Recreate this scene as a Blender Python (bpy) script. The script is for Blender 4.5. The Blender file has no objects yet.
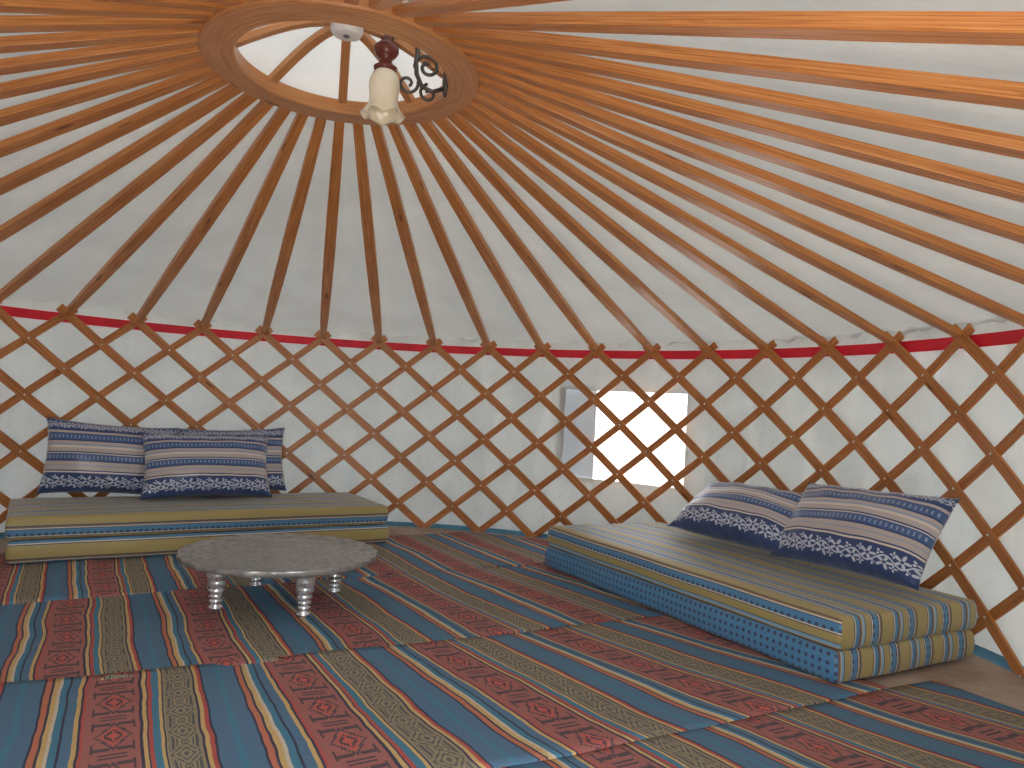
import bpy, bmesh, math, random
import numpy as np
from mathutils import Vector, Matrix
random.seed(4)
sc=bpy.context.scene
R=3.0; HW=1.472; RC=0.560; HC=2.365; NR=42; PHI0=2.1824; DPHI=2*math.pi/NR
# ---------- helpers
def link(o):
    sc.collection.objects.link(o); return o
class NT:
    def __init__(s,name):
        s.m=bpy.data.materials.new(name); s.m.use_nodes=True
        s.t=s.m.node_tree; s.b=s.t.nodes['Principled BSDF']; s.out=s.t.nodes['Material Output']
    def n(s,typ,**k):
        x=s.t.nodes.new(typ)
        for a,b in k.items(): setattr(x,a,b)
        return x
    def l(s,a,b): s.t.links.new(a,b)
    def put(s,sock,v):
        if hasattr(v,'is_output') : s.l(v,sock)
        else: sock.default_value=v
    def ma(s,op,a,b=None,c=None):
        x=s.n('ShaderNodeMath',operation=op); s.put(x.inputs[0],a)
        if b is not None: s.put(x.inputs[1],b)
        if c is not None: s.put(x.inputs[2],c)
        return x.outputs[0]
    def band(s,x,a,b): # 1 if a<x<b
        return s.ma('MULTIPLY',s.ma('GREATER_THAN',x,a),s.ma('LESS_THAN',x,b))
    def mix(s,f,a,b):
        x=s.n('ShaderNodeMix',data_type='RGBA'); s.put(x.inputs[0],f)
        for sk,v in ((x.inputs[6],a),(x.inputs[7],b)):
            if hasattr(v,'is_output'): s.l(v,sk)
            else: sk.default_value=(*v[:3],1)
        return x.outputs[2]
    def ramp(s,f,stops,interp='LINEAR'):
        x=s.n('ShaderNodeValToRGB'); cr=x.color_ramp; cr.interpolation=interp
        while len(cr.elements)<len(stops): cr.elements.new(0.5)
        for e,(p,c) in zip(cr.elements,stops): e.position=p
        for e,(p,c) in zip(cr.elements,stops):
            e.position=p; e.color=(*c[:3],1)
        s.put(x.inputs[0],f); return x.outputs[0]
    def uv(s):
        x=s.n('ShaderNodeUVMap'); y=s.n('ShaderNodeSeparateXYZ'); s.l(x.outputs[0],y.inputs[0]); return x.outputs[0],y.outputs[0],y.outputs[1]
    def noise(s,vec,scale,detail=4,rough=.5,scl=(1,1,1)):
        mp=s.n('ShaderNodeMapping'); mp.inputs['Scale'].default_value=scl
        s.l(vec,mp.inputs[0]); x=s.n('ShaderNodeTexNoise'); s.l(mp.outputs[0],x.inputs['Vector'])
        x.inputs['Scale'].default_value=scale; x.inputs['Detail'].default_value=detail; x.inputs['Roughness'].default_value=rough
        return x.outputs[0]
    def bump(s,h,st,dist=.01):
        x=s.n('ShaderNodeBump'); x.inputs['Strength'].default_value=st; x.inputs['Distance'].default_value=dist
        s.l(h,x.inputs['Height']); s.l(x.outputs[0],s.b.inputs['Normal']); return x.outputs[0]
    def col(s,c,rough=.7):
        s.put(s.b.inputs['Base Color'],c if hasattr(c,'is_output') else (*c,1)); s.b.inputs['Roughness'].default_value=rough
def wood_mat(name,c1,c2,c3,rough=.35):
    t=NT(name); uv,u,v=t.uv()
    g=t.noise(uv,6,6,.65,(0.5,18,1)); g2=t.noise(uv,3,2,.5,(.5,1.5,1))
    base=t.ramp(g,[(.36,c1),(.5,c2),(.64,c3)])
    base=t.mix(t.ma('MULTIPLY',t.ma('SUBTRACT',g2,.4),1.3),base,c1)
    vo=t.n('ShaderNodeTexVoronoi'); mp=t.n('ShaderNodeMapping'); mp.inputs['Scale'].default_value=(2.2,9,1); t.l(uv,mp.inputs[0]); t.l(mp.outputs[0],vo.inputs['Vector']); vo.inputs['Scale'].default_value=1
    kn=t.ramp(vo.outputs['Distance'],[(.05,(1,1,1)),(.13,(0,0,0))])
    base=t.mix(t.ma('MULTIPLY',kn,.8),base,(.13,.03,.006))
    t.col(base,rough); t.bump(g,.2,.003); return t.m
M_raf=wood_mat('rafter_wood',(.40,.135,.032),(.64,.25,.07),(.74,.37,.13),.28)
M_lat=wood_mat('lattice_wood',(.36,.125,.036),(.58,.225,.068),(.68,.31,.11),.4)
M_ring=wood_mat('crown_wood',(.46,.19,.07),(.60,.28,.105),(.68,.35,.15),.3)
def simple(name,c,rough=.7,metal=0,var=0.06,scale=8):
    t=NT(name); g=t.n('ShaderNodeTexCoord'); n=t.noise(g.outputs['Object'],scale,4)
    c1=tuple(max(0,x*(1-var*2)) for x in c); c2=tuple(min(1,x*(1+var*2)) for x in c)
    t.col(t.ramp(n,[(.3,c1),(.7,c2)]),rough); t.b.inputs['Metallic'].default_value=metal; return t.m
def canvas(name,c,trans=.4,bs=.35,scale=3,dk=.90):
    t=NT(name); g=t.n('ShaderNodeTexCoord'); n=t.noise(g.outputs['Object'],scale,5,.6)
    base=t.ramp(n,[(.3,tuple(x*dk for x in c)),(.7,c)])
    t.col(base,.85); nb=t.bump(n,bs,.05)
    tr=t.n('ShaderNodeBsdfTranslucent'); t.l(base,tr.inputs[0]); mx=t.n('ShaderNodeMixShader'); mx.inputs[0].default_value=trans
    t.l(t.b.outputs[0],mx.inputs[1]); t.l(tr.outputs[0],mx.inputs[2]); t.l(mx.outputs[0],t.out.inputs[0]); return t.m
M_wall=canvas('wall_canvas_cloth',(.66,.72,.72),.056,.9,3,.86)
M_roof=canvas('roof_canvas_cloth',(.62,.65,.63),.042,.9,2,.85)
M_dome=canvas('dome_canvas_cloth',(.74,.78,.78),.070)
M_flap=canvas('window_flap_cloth',(.48,.52,.55),.13)
M_red=simple('red_webbing',(.80,.02,.045),.6)
M_blue=simple('blue_tarp',(.12,.36,.55),.5)
M_knot=simple('lattice_knot_cord',(.85,.82,.75),.6)
class MB:
    def __init__(s): s.v=[];s.f=[];s.uv=[];s.mi=[]
    def quad(s,idx,uvs,mi=0): s.f.append(idx); s.uv.append(uvs); s.mi.append(mi)
    def obj(s,name,mats,smooth=False,parent=None):
        me=bpy.data.meshes.new(name); me.from_pydata([tuple(x) for x in s.v],[],s.f)
        ul=me.uv_layers.new(name='UVMap'); k=0
        for uvs in s.uv:
            for a in uvs: ul.data[k].uv=a; k+=1
        for m in mats: me.materials.append(m)
        for i,pg in enumerate(me.polygons): pg.material_index=s.mi[i]; pg.use_smooth=smooth
        me.update(); o=link(bpy.data.objects.new(name,me))
        if parent: o.parent=parent
        return o
    def tube(s,pts,ups,w,h,mi=0,cap=True):
        n=len(pts); base=len(s.v); ru=random.uniform(0,50); rv=random.uniform(0,50); L=0; Ls=[]
        for i in range(n):
            a=pts[max(i-1,0)]; b=pts[min(i+1,n-1)]; t=(b-a).normalized(); up=ups[i] if isinstance(ups,list) else ups
            sd=t.cross(up).normalized(); uu=sd.cross(t).normalized()
            ww=(w[i] if isinstance(w,list) else w)/2; hh=(h[i] if isinstance(h,list) else h)/2
            if i: L+=(pts[i]-pts[i-1]).length
            Ls.append(L)
            for a1,b1 in ((-1,-1),(1,-1),(1,1),(-1,1)): s.v.append(pts[i]+sd*ww*a1+uu*hh*b1)
        for i in range(n-1):
            for k in range(4):
                k2=(k+1)%4; v0=rv+k*.07; v1=rv+(k+1)*.07
                s.quad((base+i*4+k,base+i*4+k2,base+i*4+4+k2,base+i*4+4+k),((ru+Ls[i],v0),(ru+Ls[i],v1),(ru+Ls[i+1],v1),(ru+Ls[i+1],v0)),mi)
        if cap:
            for i,o in ((0,(3,2,1,0)),(n-1,(0,1,2,3))):
                s.quad(tuple(base+i*4+q for q in o),((ru,rv),(ru,rv+.05),(ru+.05,rv+.05),(ru+.05,rv)),mi)
    def round(s,pts,rad,seg=10,mi=0,cap=True):
        n=len(pts); base=len(s.v); prev=None
        for i in range(n):
            a=pts[max(i-1,0)]; b=pts[min(i+1,n-1)]; t=(b-a).normalized()
            if prev is None:
                up=Vector((0,0,1)) if abs(t.z)<.9 else Vector((1,0,0)); sd=t.cross(up).normalized()
            else: sd=(prev-t*prev.dot(t)).normalized()
            prev=sd; uu=sd.cross(t); r=rad[i] if isinstance(rad,list) else rad
            for k in range(seg):
                an=2*math.pi*k/seg; s.v.append(pts[i]+sd*math.cos(an)*r+uu*math.sin(an)*r)
        for i in range(n-1):
            for k in range(seg):
                k2=(k+1)%seg; s.quad((base+i*seg+k,base+i*seg+k2,base+(i+1)*seg+k2,base+(i+1)*seg+k),((0,0),)*4,mi)
        if cap:
            s.quad(tuple(base+k for k in reversed(range(seg))),((0,0),)*seg,mi); s.quad(tuple(base+(n-1)*seg+k for k in range(seg)),((0,0),)*seg,mi)
def cyl(a,z,r): return Vector((r*math.cos(a),r*math.sin(a),z))
def lathe(mb,prof,seg=96,mi=0,center=(0,0,0),a0=0,a1=2*math.pi,mod=None):
    n=len(prof); base=len(mb.v); closed=abs(a1-a0-2*math.pi)<1e-6
    for k in range(seg+(0 if closed else 1)):
        a=a0+(a1-a0)*k/seg
        for j,(r,z) in enumerate(prof):
            if mod: r,z=mod(j,r,z,a)
            mb.v.append(Vector((center[0]+r*math.cos(a),center[1]+r*math.sin(a),center[2]+z)))
    for k in range(seg):
        k2=(k+1)%seg if closed else k+1
        for j in range(n-1):
            u0=k/seg*(a1-a0)*.6; u1=(k+1)/seg*(a1-a0)*.6
            mb.quad((base+k*n+j,base+k2*n+j,base+k2*n+j+1,base+k*n+j+1),((u0,j*.1),(u1,j*.1),(u1,j*.1+.1),(u0,j*.1+.1)),mi)
def empty(name):
    e=bpy.data.objects.new(name,None); link(e); return e
DH=.25
DOOR=(-math.pi/2-DH,-math.pi/2+DH)
def indoor(a):
    a=(a+math.pi)%(2*math.pi)-math.pi; return DOOR[0]-.015<a<DOOR[1]+.015
# ---------- rafters
mb=MB()
for i in range(NR):
    a=PHI0-i*DPHI
    p0=cyl(a,HW+.005,R-.02); p1=cyl(a,HC+.016,RC-.005)
    K=6; pts=[p0.lerp(p1,k/K) for k in range(K+1)]
    mb.tube(pts,Vector((0,0,1)),[.046,.062,.070,.070,.066,.058,.046],[.032]+[.034]*6)
raf=mb.obj('roof_rafters',[M_raf])
bv=raf.modifiers.new('b','BEVEL'); bv.width=.003; bv.segments=2
# ---------- lattice
mb=MB(); KS=4
def slat(i,dr):
    n=18; pts=[];ups=[]; w_=.058 if dr>0 else .050
    for k in range(n+1):
        t=-.03+1.04*k/n
        a=PHI0-(i+dr*KS*t)*DPHI
        if indoor(a):
            if len(pts)>1: mb.tube(pts,ups,w_,.014)
            pts=[];ups=[];continue
        r=R-.012-(.018 if dr>0 else 0)
        pts.append(cyl(a,HW*(1-t),r)); ups.append(cyl(a,0,1))
    if len(pts)>1: mb.tube(pts,ups,w_,.014)
for i in range(NR):
    slat(i,1); slat(i,-1)
for i in range(NR):
    for k in range(0,2*KS+1):
        t=k/(2*KS); a=PHI0-(i+ (k%2)*.5)*DPHI
        if indoor(a): continue
        c=cyl(a,HW*(1-t),R-.038); b0=len(mb.v); s=.009
        tn=Vector((-math.sin(a),math.cos(a),0)); nn=cyl(a,0,1)
        for q in (tn*s,Vector((0,0,s)),-tn*s,Vector((0,0,-s)),-nn*s): mb.v.append(c+q)
        for q in range(4): mb.quad((b0+q,b0+(q+1)%4,b0+4),((0,0),)*3,1)
lat=mb.obj('lattice_wall_frame',[M_lat,M_knot])
bv=lat.modifiers.new('b','BEVEL'); bv.width=.003; bv.segments=1; bv.limit_method='ANGLE'
# ---------- crown ring
mb=MB(); z0=HC-.014
lathe(mb,[(.432,z0),(RC-.006,z0),(RC,z0+.008),(RC,z0+.066),(.432,z0+.066),(.427,z0+.058),(.427,z0+.006),(.432,z0)])
for k in range(8):
    a=math.pi/2+k*math.pi/4; pts=[]
    for j in range(7):
        t=j/6; pts.append(Vector((.45*(1-t)*math.cos(a),.45*(1-t)*math.sin(a),z0+.05+.17*math.sin(t*math.pi/2))))
    mb.tube(pts,Vector((0,0,1)),.040,.03)
ring=mb.obj('crown_ring',[M_ring])
bv=ring.modifiers.new('b','BEVEL'); bv.width=.004; bv.segments=2; bv.limit_method='ANGLE'
# ---------- wall canvas with window opening, plus groundsheet edge
SEG=504; rows=48; ZT=HW+.14
def wrink(a,z):
    return .014*math.sin(a*42+1.3*math.sin(z*3))+.010*math.sin(a*97+z*4+math.sin(a*11))+.007*math.sin(a*23-z*9)+.004*math.sin(a*181+3*z)
WA0,WA1=math.radians(34.0),math.radians(53.0); WZ0,WZ1=.50,1.165
mb=MB()
dz=(ZT+.02)/rows
for k in range(SEG+1):
    a=k/SEG*2*math.pi
    for j in range(rows+1):
        z=-.02+dz*j
        da=max(WA0-a,a-WA1,0)*3; dzz=max(WZ0-z,z-WZ1,0); fl=min(1,math.hypot(da,dzz)/.12)
        mb.v.append(cyl(a,z,R+.05+wrink(a,z)*(.15+.85*fl)))
for k in range(SEG):
    am=(k+.5)/SEG*2*math.pi
    if indoor(am): continue
    for j in range(rows):
        zm=-.02+dz*(j+.5)
        if WA0<am<WA1 and WZ0<zm<WZ1: continue
        i0=k*(rows+1)+j; i1=i0+rows+1
        mb.quad((i0,i1,i1+1,i0+1),((am,j*.1),)*4,0)
lathe(mb,[(R-.04,.002),(R+.004,.004),(R+.006,.030),(R+.012,.030),(R+.012,0)],160,1,(0,0,0),DOOR[1]+.015,DOOR[0]+2*math.pi-.015)  # blue groundsheet edge at the wall foot, a separate part joined into this mesh
wall=mb.obj('wall_canvas_groundsheet',[M_wall,M_blue],True)
t=NT('window_plastic'); tp=t.n('ShaderNodeBsdfTransparent'); tp.inputs[0].default_value=(.90,.94,.98,1)
tr=t.n('ShaderNodeBsdfTranslucent'); tr.inputs[0].default_value=(.85,.90,.96,1)
t.col((.9,.92,.95),.2); m0=t.n('ShaderNodeMixShader'); m0.inputs[0].default_value=.35; t.l(t.b.outputs[0],m0.inputs[1]); t.l(tr.outputs[0],m0.inputs[2])
mx=t.n('ShaderNodeMixShader'); g_=t.n('ShaderNodeTexCoord'); nn=t.noise(g_.outputs['Object'],5,4,.6)
t.l(t.ma('ADD',t.ma('MULTIPLY',nn,.5),.45),mx.inputs[0]); t.l(tp.outputs[0],mx.inputs[1]); t.l(m0.outputs[0],mx.inputs[2]); t.l(mx.outputs[0],t.out.inputs[0]); M_pane=t.m
mb=MB()
def patch(a0,a1,z0,z1,r,mi,n=12):
    b=len(mb.v)
    for k in range(n+1):
        a=a0+(a1-a0)*k/n; mb.v.append(cyl(a,z0,r)); mb.v.append(cyl(a,z1,r))
    for k in range(n): mb.quad((b+2*k,b+2*k+2,b+2*k+3,b+2*k+1),((0,0),)*4,mi)
patch(WA0-.01,WA1+.01,WZ0-.03,WZ1+.03,R+.070,0)
patch(WA1-.085,WA1+.015,WZ0-.03,WZ1+.03,R+.063,1)
mb.obj('window_1',[M_pane,M_flap],True)
# ---------- roof canvas
mb=MB(); n=16; SEG2=420
def roofp(a,t,dz=0):
    ph=((PHI0-a)/DPHI)%1; sag=math.sin(ph*math.pi)
    r=(R+.10)*(1-t)+(RC-.02)*t; z=(HW+.035)*(1-t)+(HC+.060)*t
    z+=.030*(1-sag)*math.sin(t*math.pi)+.012*math.exp(-t*7)*math.sin(a*120)*(1-t)+.006*math.sin(a*31+t*9)*math.sin(t*math.pi)
    return cyl(a,z+.014+dz,r)
for k in range(SEG2):
    a=k/SEG2*2*math.pi
    for j in range(n+1): mb.v.append(roofp(a,j/n))
for k in range(SEG2):
    k2=(k+1)%SEG2
    for j in range(n): mb.quad((k*(n+1)+j,k*(n+1)+j+1,k2*(n+1)+j+1,k2*(n+1)+j),((0,0),)*4,0)
ceil=mb.obj('ceiling',[M_roof],True)
mb=MB(); lathe(mb,[(.60,HC+.06),(.50,HC+.10),(.25,HC+.27),(.0,HC+.33)],64)
dome=mb.obj('crown_canvas',[M_dome],True)
mb=MB(); lathe(mb,[(R+.000,HW-.055),(R+.008,HW-.055),(R+.008,HW+.006),(R+.000,HW+.006),(R+.000,HW-.055)],160,0,(0,0,0),DOOR[1]+.015,DOOR[0]+2*math.pi-.015)
band=mb.obj('red_tension_band',[M_red])
mb=MB()
for a in (DOOR[0]+.005,DOOR[1]-.005): mb.tube([cyl(a,0,R),cyl(a,HW+.0,R)],cyl(a,0,1),.05,.07)
mb.tube([cyl(DOOR[0],HW-.03,R),cyl(DOOR[1],HW-.03,R)],Vector((0,0,1)),.07,.05)
mb.obj('door_1',[M_lat])
# floor
mb=MB(); lathe(mb,[(3.3,-.06),(3.3,0),(0,0)],64)
t=NT('floor_concrete'); g=t.n('ShaderNodeTexCoord'); nn=t.noise(g.outputs['Object'],3,6,.65); t.col(t.ramp(nn,[(.3,(.34,.23,.16)),(.5,(.48,.36,.28)),(.7,(.58,.48,.39))]),.85); t.bump(nn,.3,.01)
fl=mb.obj('floor',[t.m])
mb=MB(); lathe(mb,[(40,-.05),(3.3,-.05)],64)
gr=mb.obj('ground_outside',[simple('sand',(.60,.56,.50),.9)])
# ---------- rugs
BLU=(.08,.215,.37);RUS=(.46,.15,.13);KHA=(.38,.32,.19);NAV=(.022,.032,.085);YEL=(.78,.54,.20);ORA=(.68,.21,.11);CRE=(.78,.70,.56);TEA=(.045,.26,.42);RED=(.62,.095,.075)
def rug_mat(name,off,per=.70):
    t=NT(name); uv,u,v=t.uv()
    wob=t.ma('MULTIPLY',t.ma('SUBTRACT',t.noise(uv,2.5,3,.5),.5),.05)
    uq=t.ma('ADD',u,wob)
    s=t.ma('FRACT',t.ma('ADD',t.ma('DIVIDE',uq,per),off))
    st=[(0,RUS),(.25,NAV),(.262,YEL),(.282,NAV),(.292,RED),(.312,TEA),(.345,YEL),(.36,NAV),(.37,KHA),(.53,NAV),(.54,YEL),(.56,RED),(.58,NAV),(.59,BLU),(.67,TEA),(.70,BLU),(.78,NAV),(.79,ORA),(.82,NAV),(.832,YEL),(.855,CRE),(.868,TEA),(.90,NAV),(.912,BLU),(.955,YEL),(.975,NAV),(.985,RED)]
    base=t.ramp(s,st,'CONSTANT')
    def motif(a,b,cell,col,base,style):
        w=b-a; c=t.ma('SUBTRACT',t.ma('DIVIDE',t.ma('SUBTRACT',s,a),w),.5)
        c=t.ma('DIVIDE',t.ma('FLOOR',t.ma('MULTIPLY',c,22)),22)
        q=t.ma('DIVIDE',v,cell); q=t.ma('SUBTRACT',t.ma('FRACT',q),.5); q=t.ma('DIVIDE',t.ma('FLOOR',t.ma('MULTIPLY',q,26)),26)
        ac=t.ma('ABSOLUTE',c); aq=t.ma('ABSOLUTE',q); red_m=None
        if style==0:
            d=t.ma('ADD',t.ma('MULTIPLY',ac,1.1),aq)
            m=t.ma('MAXIMUM',t.band(d,.30,.36),t.band(d,.12,.19))
            h=t.ma('MULTIPLY',t.band(aq,.30,.35),t.band(ac,.08,.40)); m=t.ma('MAXIMUM',m,h)
            h=t.ma('MULTIPLY',t.band(ac,.34,.39),t.band(aq,.18,.42)); m=t.ma('MAXIMUM',m,h)
            h=t.ma('MULTIPLY',t.band(aq,.44,.48),t.band(ac,-.1,.25)); m=t.ma('MAXIMUM',m,h)
            red_m=t.ma('MAXIMUM',t.band(d,-.1,.12),t.band(d,.19,.25)); base=t.mix(t.ma('MULTIPLY',red_m,t.band(s,a+.012,b-.012)),base,(.72,.13,.09))  # diamond centre and inner ring woven in brighter red
        else:
            d=t.ma('ADD',ac,aq)
            m=t.ma('MAXIMUM',t.band(d,.40,.47),t.band(d,.22,.29)); m=t.ma('MAXIMUM',m,t.band(d,-.1,.09))
            h=t.ma('MULTIPLY',t.band(d,.55,.9),t.band(t.ma('FRACT',t.ma('MULTIPLY',ac,8)),.5,1)); m=t.ma('MAXIMUM',m,h)
        m=t.ma('MULTIPLY',m,t.band(s,a+.012,b-.012))
        return t.mix(t.ma('MULTIPLY',m,.85),base,col)
    base=motif(0,.25,.26,(.035,.04,.07),base,0)
    base=motif(.37,.53,.15,(.05,.075,.11),base,1)
    fine=t.noise(uv,55,4,.75,(1,3,1)); big=t.noise(uv,1.8,4,.6)
    base=t.mix(t.ma('MULTIPLY',t.ma('SUBTRACT',fine,.38),.95),base,(.10,.09,.11))
    base=t.mix(t.ma('MULTIPLY',big,.13),base,(.50,.45,.40))
    t.col(base,.95)
    wv=t.n('ShaderNodeTexWave',wave_type='BANDS',bands_direction='Y'); t.l(uv,wv.inputs[0]); wv.inputs['Scale'].default_value=35; wv.inputs['Distortion'].default_value=1
    h=t.ma('ADD',t.ma('ADD',wv.outputs[0],fine),t.ma('MULTIPLY',t.noise(uv,3,3,.5,(1,2,1)),9))
    t.bump(h,.5,.004)
    return t.m
def E(ang): return Vector((math.cos(ang),math.sin(ang),0)),Vector((-math.sin(ang),math.cos(ang),0))
def rug(ang,x0f,x1f,y0,y1,off,z,per,shear=0,name='kilim_rug'):
    e1,e2=E(ang); mb=MB(); nx,ny=120,24
    rng=random.Random(int(off*100)); ph=[rng.uniform(0,6) for _ in range(6)]
    for L in (0,1):
        for i in range(nx+1):
            for j in range(ny+1):
                y=y0+(y1-y0)*j/ny
                xa=-math.sqrt(max(.2,2.84**2-y*y)) if x0f is None else x0f
                xb=math.sqrt(max(.2,2.84**2-y*y)) if x1f is None else x1f
                x=xa+(xb-xa)*i/nx
                yy=y+.012*math.sin(x*2.1+ph[0])
                P=e1*x+e2*yy
                rr_=math.hypot(P.x,P.y)
                if rr_>2.86: P*=2.86/rr_
                zz=(z+.006+.003*math.sin(x*5+ph[1])*math.sin(y*6+ph[2])+.002*math.sin(x*11+y*7+ph[3])) if L else z*.3
                mb.v.append(Vector((P.x,P.y,max(.001,zz))))
    N=(nx+1)*(ny+1); ii=lambda L,i,j:L*N+i*(ny+1)+j
    def uvp(i,j):
        P=mb.v[ii(1,i,j)]; x=P.dot(e1); y=P.dot(e2); return (x+shear*max(0,x+.3)*(y-y1),y)
    for i in range(nx):
        for j in range(ny):
            c=((i,j),(i+1,j),(i+1,j+1),(i,j+1))
            mb.quad(tuple(ii(1,*q) for q in c),tuple(uvp(*q) for q in c))
    rim=[(i,0) for i in range(nx)]+[(nx,j) for j in range(ny)]+[(i,ny) for i in range(nx,0,-1)]+[(0,j) for j in range(ny,0,-1)]
    for k in range(len(rim)):
        a=rim[k]; b=rim[(k+1)%len(rim)]
        mb.quad((ii(0,*a),ii(0,*b),ii(1,*b),ii(1,*a)),(uvp(*a),uvp(*b),uvp(*b),uvp(*a)))
    return mb.obj(name,[rug_mat('kilim_weave_%d'%int(off*100),off,per)],True)
rug(.222,None,2.25,-2.30,-1.17,.10,.004,.60,.14)
rug(.232,-2.6,1.95,-1.19,-.12,.33,.008,.58,.16)
rug(.262,None,None,-.14,1.04,.78,.004,.52,.08)
rug(.29,None,None,1.02,2.16,.55,.008,.48)
# ---------- mattresses
OLI=(.46,.365,.12);MBL=(.075,.27,.50);MNV=(.035,.055,.13);MCR=(.74,.70,.56);MBR=(.28,.17,.07);MLB=(.24,.47,.66)
def mat_stripes(name,per=.235,off=0,dots=False):
    t=NT(name); uv,u,v=t.uv()
    s=t.ma('FRACT',t.ma('ADD',t.ma('DIVIDE',v,per),off))
    st=[(0,OLI),(.30,MNV),(.32,MCR),(.345,MBL),(.43,MNV),(.45,MBR),(.50,MCR),(.515,MLB),(.57,MNV),(.585,OLI),(.72,MNV),(.735,MCR),(.76,MBL),(.90,MNV),(.915,MCR),(.94,MBR),(.97,MNV)]
    base=t.ramp(s,st,'CONSTANT')
    cu=t.ma('SUBTRACT',t.ma('FRACT',t.ma('MULTIPLY',u,30)),.5); cv=t.ma('SUBTRACT',t.ma('FRACT',t.ma('MULTIPLY',v,30)),.5)
    d=t.ma('ADD',t.ma('MULTIPLY',cu,cu),t.ma('MULTIPLY',cv,cv)); dot=t.ma('LESS_THAN',d,.06)
    if dots: base=t.mix(dot,MBL,MNV)
    else: base=t.mix(t.ma('MULTIPLY',dot,t.band(s,.76,.90)),base,MNV)
    f=t.noise(uv,150,2,.6); base=t.mix(t.ma('MULTIPLY',f,.15),base,(.3,.3,.3))
    t.col(base,.5); t.b.inputs['Sheen Weight'].default_value=.15
    t.bump(t.noise(uv,5,4,.5,(1,2,1)),.35,.02); return t.m
def mattress(parent,org,ang,L,Wd,h,matA,matF,name,voff=0,seed=1):
    rng=random.Random(seed); nx,ny,nz=40,18,4
    ph=[rng.uniform(0,6) for _ in range(8)]
    bm=bmesh.new(); uvl=bm.loops.layers.uv.new('UVMap')
    def P(x,y,zz):
        fx=min(x,L-x); fy=min(y,Wd-y)
        px,py,pz=x,y,zz
        bul=.010*math.sin(math.pi*zz/h)
        if y<1e-6: py-=bul+.004*math.sin(x*9+ph[0])
        if y>Wd-1e-6: py+=bul
        if x<1e-6: px-=bul
        if x>L-1e-6: px+=bul+.003*math.sin(y*12+ph[1])
        if zz>h-1e-6: pz+=.006*math.sin(x*4+ph[2])*math.sin(y*5+ph[3])*min(1,fx/.1)*min(1,fy/.1)+.008*min(1,fx/.15)*min(1,fy/.15)
        return (px,py,pz)
    def face(pts,uvs,mi):
        vs=[bm.verts.new(P(*p)) for p in pts]; f=bm.faces.new(vs); f.material_index=mi; f.smooth=True
        for lp,uvv in zip(f.loops,uvs): lp[uvl].uv=uvv
    X=[L*i/nx for i in range(nx+1)];Y=[Wd*i/ny for i in range(ny+1)];Z=[h*i/nz for i in range(nz+1)]
    for i in range(nx):
        for j in range(ny):
            for zz,fl in ((h,False),(0,True)):
                pp=[(X[i],Y[j],zz),(X[i+1],Y[j],zz),(X[i+1],Y[j+1],zz),(X[i],Y[j+1],zz)]
                if fl: pp.reverse()
                face(pp,[(p[0],p[1]+voff) for p in pp],0)
    for i in range(nx):
        for k in range(nz):
            pp=[(X[i],0,Z[k]),(X[i+1],0,Z[k]),(X[i+1],0,Z[k+1]),(X[i],0,Z[k+1])]
            face(pp,[(p[0],p[2]-h+voff) for p in pp],1)
            pp=[(X[i],Wd,Z[k]),(X[i],Wd,Z[k+1]),(X[i+1],Wd,Z[k+1]),(X[i+1],Wd,Z[k])]
            face(pp,[(p[0],Wd+h-p[2]+voff) for p in pp],0)
    for j in range(ny):
        for k in range(nz):
            pp=[(L,Y[j],Z[k]),(L,Y[j+1],Z[k]),(L,Y[j+1],Z[k+1]),(L,Y[j],Z[k+1])]
            face(pp,[(p[2],p[1]+voff) for p in pp],0)
            pp=[(0,Y[j],Z[k]),(0,Y[j],Z[k+1]),(0,Y[j+1],Z[k+1]),(0,Y[j+1],Z[k])]
            face(pp,[(p[2],p[1]+voff) for p in pp],0)
    bmesh.ops.remove_doubles(bm,verts=bm.verts,dist=1e-5)
    me=bpy.data.meshes.new(name); bm.to_mesh(me); bm.free()
    me.materials.append(matA); me.materials.append(matF)
    o=link(bpy.data.objects.new(name,me)); o.parent=parent
    bv=o.modifiers.new('b','BEVEL'); bv.width=.016; bv.segments=3; bv.limit_method='ANGLE'; bv.angle_limit=math.radians(50)
    o.location=Vector(org); o.rotation_euler=(0,0,ang); return o
M_ms=mat_stripes('mattress_stripes'); M_md=mat_stripes('mattress_dots',dots=True); M_m2=mat_stripes('mattress_stripes_b',off=.42)
ZR=.018; HM=.128
Z=Vector((0,0,1))
eL=Vector((.947,.323,0)).normalized(); nL=Vector((-eL.y,eL.x,0)); oL=Vector((-1.60,1.41,0))
eR=Vector((.256,-.967,0)).normalized(); nR=Vector((-eR.y,eR.x,0)); oR=Vector((1.42,1.38,0))
g=empty('floor_mattress'); aR=math.atan2(eR.y,eR.x); aL=math.atan2(eL.y,eL.x)
mattress(g,oR+Z*ZR,aR,2.12,.90,HM,M_m2,M_md,'lower_mattress',0,3)
mattress(g,oR+eR*.01+Z*(ZR+HM+.001),aR,2.12,.90,HM,M_ms,M_ms,'upper_mattress',.0,5)
g2=empty('floor_mattress.001')
mattress(g2,oL+Z*ZR,aL,2.2,.75,HM,M_m2,M_m2,'lower_mattress',0,7)
mattress(g2,oL-eL*.01+Z*(ZR+HM+.001),aL,2.2,.75,HM,M_ms,M_ms,'upper_mattress',.05,9)
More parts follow.
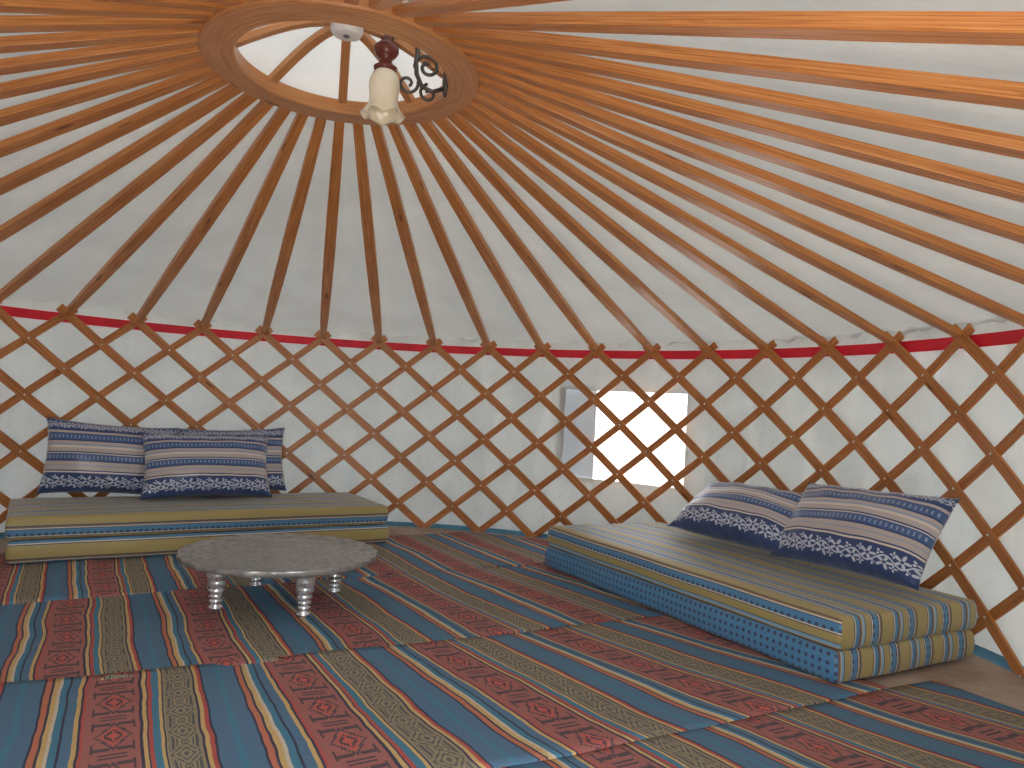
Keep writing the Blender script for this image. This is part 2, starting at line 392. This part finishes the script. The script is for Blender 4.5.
# ---------- cushions
def cushion_mat():
    t=NT('cushion_satin'); uv,u,v=t.uv()
    NV=(.032,.07,.21); NB=(.065,.14,.34); PB=(.58,.52,.49); PC=(.78,.72,.64); LB=(.33,.42,.60)
    st=[(0,NV),(.27,PC),(.29,NV),(.305,PB),(.36,LB),(.375,PB),(.42,NV),(.44,NB),(.52,PC),(.535,NV),(.55,PB),(.60,PC),(.63,LB),(.65,PB),(.69,NV),(.71,NB),(.79,NV),(.80,PB),(.83,NV)]
    base=t.ramp(v,st,'CONSTANT')
    gx=t.ma('LESS_THAN',t.ma('FRACT',t.ma('MULTIPLY',u,34)),.3); base=t.mix(t.ma('MULTIPLY',gx,t.ma('MAXIMUM',t.band(v,.46,.50),t.band(v,.73,.77))),base,LB)
    def flowers(base,lo,hi,nx,sh):
        w=hi-lo; q=t.ma('DIVIDE',t.ma('SUBTRACT',v,lo),w)
        x=t.ma('ADD',t.ma('MULTIPLY',u,nx),sh); fx=t.ma('SUBTRACT',t.ma('FRACT',x),.5)
        vine=t.ma('ADD',t.ma('MULTIPLY',t.ma('SINE',t.ma('MULTIPLY',x,6.2832)),.2),.5)
        m=t.ma('LESS_THAN',t.ma('ABSOLUTE',t.ma('SUBTRACT',q,vine)),.04)
        for cx,cy,sz,pet in ((-.25,.40,.27,5),(.25,.62,.27,5),(.02,.22,.13,4),(.0,.82,.13,4),(.45,.27,.12,3),(-.42,.80,.12,3)):
            dx=t.ma('SUBTRACT',fx,cx); dy=t.ma('MULTIPLY',t.ma('SUBTRACT',q,cy),.8)
            r=t.ma('SQRT',t.ma('ADD',t.ma('MULTIPLY',dx,dx),t.ma('MULTIPLY',dy,dy))); an=t.ma('ARCTAN2',dy,dx)
            pr=t.ma('MULTIPLY',t.ma('ADD',t.ma('MULTIPLY',t.ma('COSINE',t.ma('MULTIPLY',an,pet)),.4),.6),sz)
            mm=t.ma('MULTIPLY',t.ma('LESS_THAN',r,pr),t.ma('GREATER_THAN',r,sz*.2)); m=t.ma('MAXIMUM',m,mm)
        m=t.ma('MULTIPLY',m,t.band(v,lo,hi)); return t.mix(m,base,(.62,.68,.80))
    base=flowers(base,.05,.25,5.2,0); base=flowers(base,.86,.97,8,.3)
    t.col(base,.33); t.b.inputs['Sheen Weight'].default_value=.3
    t.bump(t.noise(uv,6,3,.5),.6,.025); return t.m
M_cu=cushion_mat()
def cushion(mid,along,up,w,h,T,name='cushion',seed=0):
    along=along.normalized(); up=(up-along*up.dot(along)).normalized(); nrm=along.cross(up)
    rng=random.Random(seed); ph=[rng.uniform(0,6) for _ in range(6)]
    mb=MB(); n=32
    for side in (1,-1):
        for i in range(n+1):
            for j in range(n+1):
                a=-1+2*i/n; b=-1+2*j/n
                pa=a*(1-.07*(1-b*b)*abs(a)**3); pb=b*(1-.09*(1-a*a)*abs(b)**3)
                th=T*.5*max(0,(1-abs(a)**2.4))**.6*max(0,(1-abs(b)**2.4))**.6
                th*=1+.07*math.sin(a*5+ph[0])*math.sin(b*4+ph[1])
                wr=.008*math.sin(a*14+ph[2]+b*5)*(abs(b)**2)*(1-abs(b))*4+.006*math.sin(b*11+ph[3])*(abs(a)**3)*(1-abs(a))*5
                P=Vector(mid)+along*(pa*w/2)+up*((pb+1)*h/2)+nrm*(side*(th+wr*(th>0)))
                mb.v.append(P)
    N=(n+1)**2
    for s_ in (0,1):
        for i in range(n):
            for j in range(n):
                c=[(i,j),(i+1,j),(i+1,j+1),(i,j+1)]
                if s_: c.reverse()
                mb.quad(tuple(s_*N+q[0]*(n+1)+q[1] for q in c),tuple((q[0]/n,q[1]/n) for q in c))
    o=mb.obj(name,[M_cu],True)
    bm=bmesh.new(); bm.from_mesh(o.data); bmesh.ops.remove_doubles(bm,verts=bm.verts,dist=.0008); bm.to_mesh(o.data); bm.free()
    return o
ZT_=ZR+2*HM+.012
cushion(oL+eL*.52+nL*.73+Z*(ZT_-.005),eL-Z*.06,Z+nL*.20+eL*.10,.80,.49,.22,'cushion',1)
cushion(oL+eL*1.10+nL*.47+Z*ZT_,eL,Z+nL*.42,.84,.46,.25,'cushion.001',2)
cushion(oL+eL*1.31+nL*.78+Z*(ZT_-.01),eL+Z*.03,Z+nL*.20,.80,.48,.18,'cushion.002',3)
cushion(oR+eR*.95+nR*.55+Z*(ZT_+.055),eR+nR*.03,Z*.55+nR*.75,.90,.45,.25,'cushion.003',4)
cushion(oR+eR*1.67+nR*.56+Z*(ZT_+.035),eR-nR*.04+Z*.03,Z*.9+nR*.68,.84,.48,.25,'cushion.004',5)
# ---------- tray table
tb=empty('low_tray_table'); TC=Vector((-.16,.64,0)); TH=.250
t=NT('engraved_metal'); g_=t.n('ShaderNodeTexCoord'); sx=t.n('ShaderNodeSeparateXYZ'); t.l(g_.outputs['Object'],sx.inputs[0])
r=t.ma('SQRT',t.ma('ADD',t.ma('MULTIPLY',sx.outputs[0],sx.outputs[0]),t.ma('MULTIPLY',sx.outputs[1],sx.outputs[1]))); an=t.ma('ARCTAN2',sx.outputs[1],sx.outputs[0])
pt=t.ma('MULTIPLY',t.ma('SINE',t.ma('MULTIPLY',an,24)),t.ma('SINE',t.ma('MULTIPLY',r,90))); rings=t.ma('SINE',t.ma('MULTIPLY',r,160))
nz=t.noise(g_.outputs['Object'],14,5,.6)
h_=t.ma('ADD',t.ma('GREATER_THAN',pt,.25),t.ma('MULTIPLY',t.ma('GREATER_THAN',rings,.6),.5))
base=t.mix(t.ma('MULTIPLY',h_,.35),t.ramp(nz,[(.3,(.34,.35,.34)),(.7,(.54,.55,.53))]),(.20,.19,.18))
t.col(base,.32); t.b.inputs['Metallic'].default_value=.45; t.bump(t.ma('ADD',h_,t.ma('MULTIPLY',nz,3)),.4,.003); M_tray=t.m
M_leg=simple('silver_leg',(.80,.83,.86),.25,.75,.03)
mb=MB()
lathe(mb,[(0,TH-.006),(.38,TH-.006),(.40,TH-.004),(.425,TH+.004),(.445,TH+.010),(.458,TH+.008),(.460,TH-.004),(.452,TH-.018),(.43,TH-.022),(.0,TH-.022)],128,mod=lambda j,r,z,a:(r*(1+(.012*math.cos(a*24) if r>.44 else 0)),z))
o=mb.obj('tray_top',[M_tray],True,tb); o.location=(TC.x,TC.y,.0)
o.modifiers.new('e','EDGE_SPLIT').split_angle=math.radians(60)
prof=[(0,0),(.020,0),(.026,.006),(.026,.014),(.018,.022),(.020,.03),(.028,.036),(.020,.042),(.021,.050),(.029,.056),(.022,.063),(.024,.072),(.032,.079),(.025,.087),(.027,.098),(.036,.107),(.030,.118),(.034,.135),(.040,.150),(.034,.162),(.040,.172),(.042,.182),(.036,.192),(.0,.195)]
LZ=.018; zs=(TH-.022-LZ)/.195
for k,an_ in enumerate((-152,-65,27,115)):
    a=math.radians(an_); mb=MB(); lathe(mb,[(r_*1.2,z_*zs) for r_,z_ in prof],24)
    l_=mb.obj('leg_%d'%(k+1),[M_leg],True,tb); l_.location=(TC.x+.30*math.cos(a),TC.y+.30*math.sin(a),LZ)
# ---------- lamp
lp=empty('pendant_lamp'); LX,LY=.165,-.03
mb=MB()
def tul(j,r,z,a):
    k=max(0,min(1,(2.235-z)/.05))
    return r*(1+.07*k*math.cos(a*6)),z+.010*k*math.cos(a*6)
P_=[(.028,2.395),(.034,2.384),(.050,2.368),(.062,2.342),(.064,2.315),(.060,2.285),(.058,2.26),(.063,2.235),(.074,2.212),(.090,2.192)]
lathe(mb,P_+[(r_-.005,z_) for r_,z_ in reversed(P_)],72,0,(LX,LY,0),mod=tul)
t=NT('cream_glass'); g_=t.n('ShaderNodeTexCoord')
t.col(t.ramp(t.noise(g_.outputs['Object'],9,3),[(.3,(.85,.74,.50)),(.7,(.93,.88,.72))]),.15)
mb.obj('glass_shade',[t.m],True,lp)
mb=MB(); lathe(mb,[(0,2.378),(.045,2.38),(.05,2.395),(.034,2.405),(.026,2.42),(.026,2.43),(.040,2.442),(.052,2.46),(.050,2.482),(.034,2.498),(.022,2.505),(.026,2.515),(.014,2.53),(0,2.535)],32,0,(LX,LY,0))
mb.obj('wood_cap',[simple('dark_red_wood',(.14,.03,.018),.25)],True,lp)
M_iron=simple('antique_iron',(.10,.09,.085),.35,.7)
mb=MB()
def arc(cx,cz,r0_,r1_,a0_,a1_,n=22):
    return [Vector((cx+(r0_+(r1_-r0_)*k/n)*math.cos(math.radians(a0_+(a1_-a0_)*k/n)),LY,cz+(r0_+(r1_-r0_)*k/n)*math.sin(math.radians(a0_+(a1_-a0_)*k/n)))) for k in range(n+1)]
main=[Vector((LX,LY,2.525))]+arc(LX+.068,2.49,.062,.062,150,0,14)+[Vector((LX+.125,LY,2.44)),Vector((LX+.13,LY,2.39)),Vector((LX+.155,LY,2.34)),Vector((LX+.20,LY,2.325)),Vector((.41,LY,2.345))]
mb.round(main,.010,8)
mb.round(arc(LX+.175,2.425,.055,.012,190,-300,50),.008,8)
mb.round(arc(LX+.095,2.345,.045,.010,20,-420,40),.007,8)
mb.round(arc(LX+.185,2.315,.040,.008,100,520,40),.007,8)
mb.obj('scroll_arm',[M_iron],True,lp)
mb=MB(); lathe(mb,[(0,0),(.05,0),(.05,.008),(.035,.016),(0,.02)],24)
o=mb.obj('mount_plate',[M_iron],True,lp); o.location=(.424,LY,2.375); o.rotation_euler=(0,-math.pi/2,0); o.scale=(1.3,.7,1)
# smoke detector
mb=MB(); lathe(mb,[(0,0),(.045,0),(.058,.006),(.066,.018),(.068,.034),(.06,.04),(.0,.04)],40)
lathe(mb,[(0,-.004),(.012,-.004),(.014,.0)],16,1)
o=mb.obj('smoke_detector',[simple('white_plastic',(.85,.85,.85),.35),simple('grey_plastic',(.2,.2,.25),.4)],True); o.location=(0,0,z0+.163)
# ---------- camera
f=743.15; yaw,pitch,roll=.246,.0288,.0542
fwd=np.array([np.sin(yaw)*np.cos(pitch),np.cos(yaw)*np.cos(pitch),np.sin(pitch)])
r0=np.array([np.cos(yaw),-np.sin(yaw),0]); u0=np.cross(r0,fwd)
rr=r0*np.cos(roll)+u0*np.sin(roll); uu=-r0*np.sin(roll)+u0*np.cos(roll)
C=np.array([0,-1.0465*3,.3402*3])
cam=bpy.data.cameras.new('camera'); co=link(bpy.data.objects.new('camera',cam))
cam.sensor_width=36; cam.lens=36*f/1024; cam.clip_start=.02
m=Matrix.Identity(4)
for i in range(3):
    m[i][0]=rr[i]; m[i][1]=uu[i]; m[i][2]=-fwd[i]; m[i][3]=C[i]
co.matrix_world=m; sc.camera=co
# ---------- light
w=bpy.data.worlds.new('World'); sc.world=w; w.use_nodes=True
w.node_tree.nodes['Background'].inputs[0].default_value=(.90,.95,1,1); w.node_tree.nodes['Background'].inputs[1].default_value=6.2
s=bpy.data.lights.new('sun','SUN'); s.energy=18; s.angle=.02; s.color=(1,.96,.90); so=link(bpy.data.objects.new('sun',s))
so.rotation_euler=Vector((.45,-.75,1.0)).to_track_quat('Z','Y').to_euler()
sc.view_settings.view_transform='Standard'
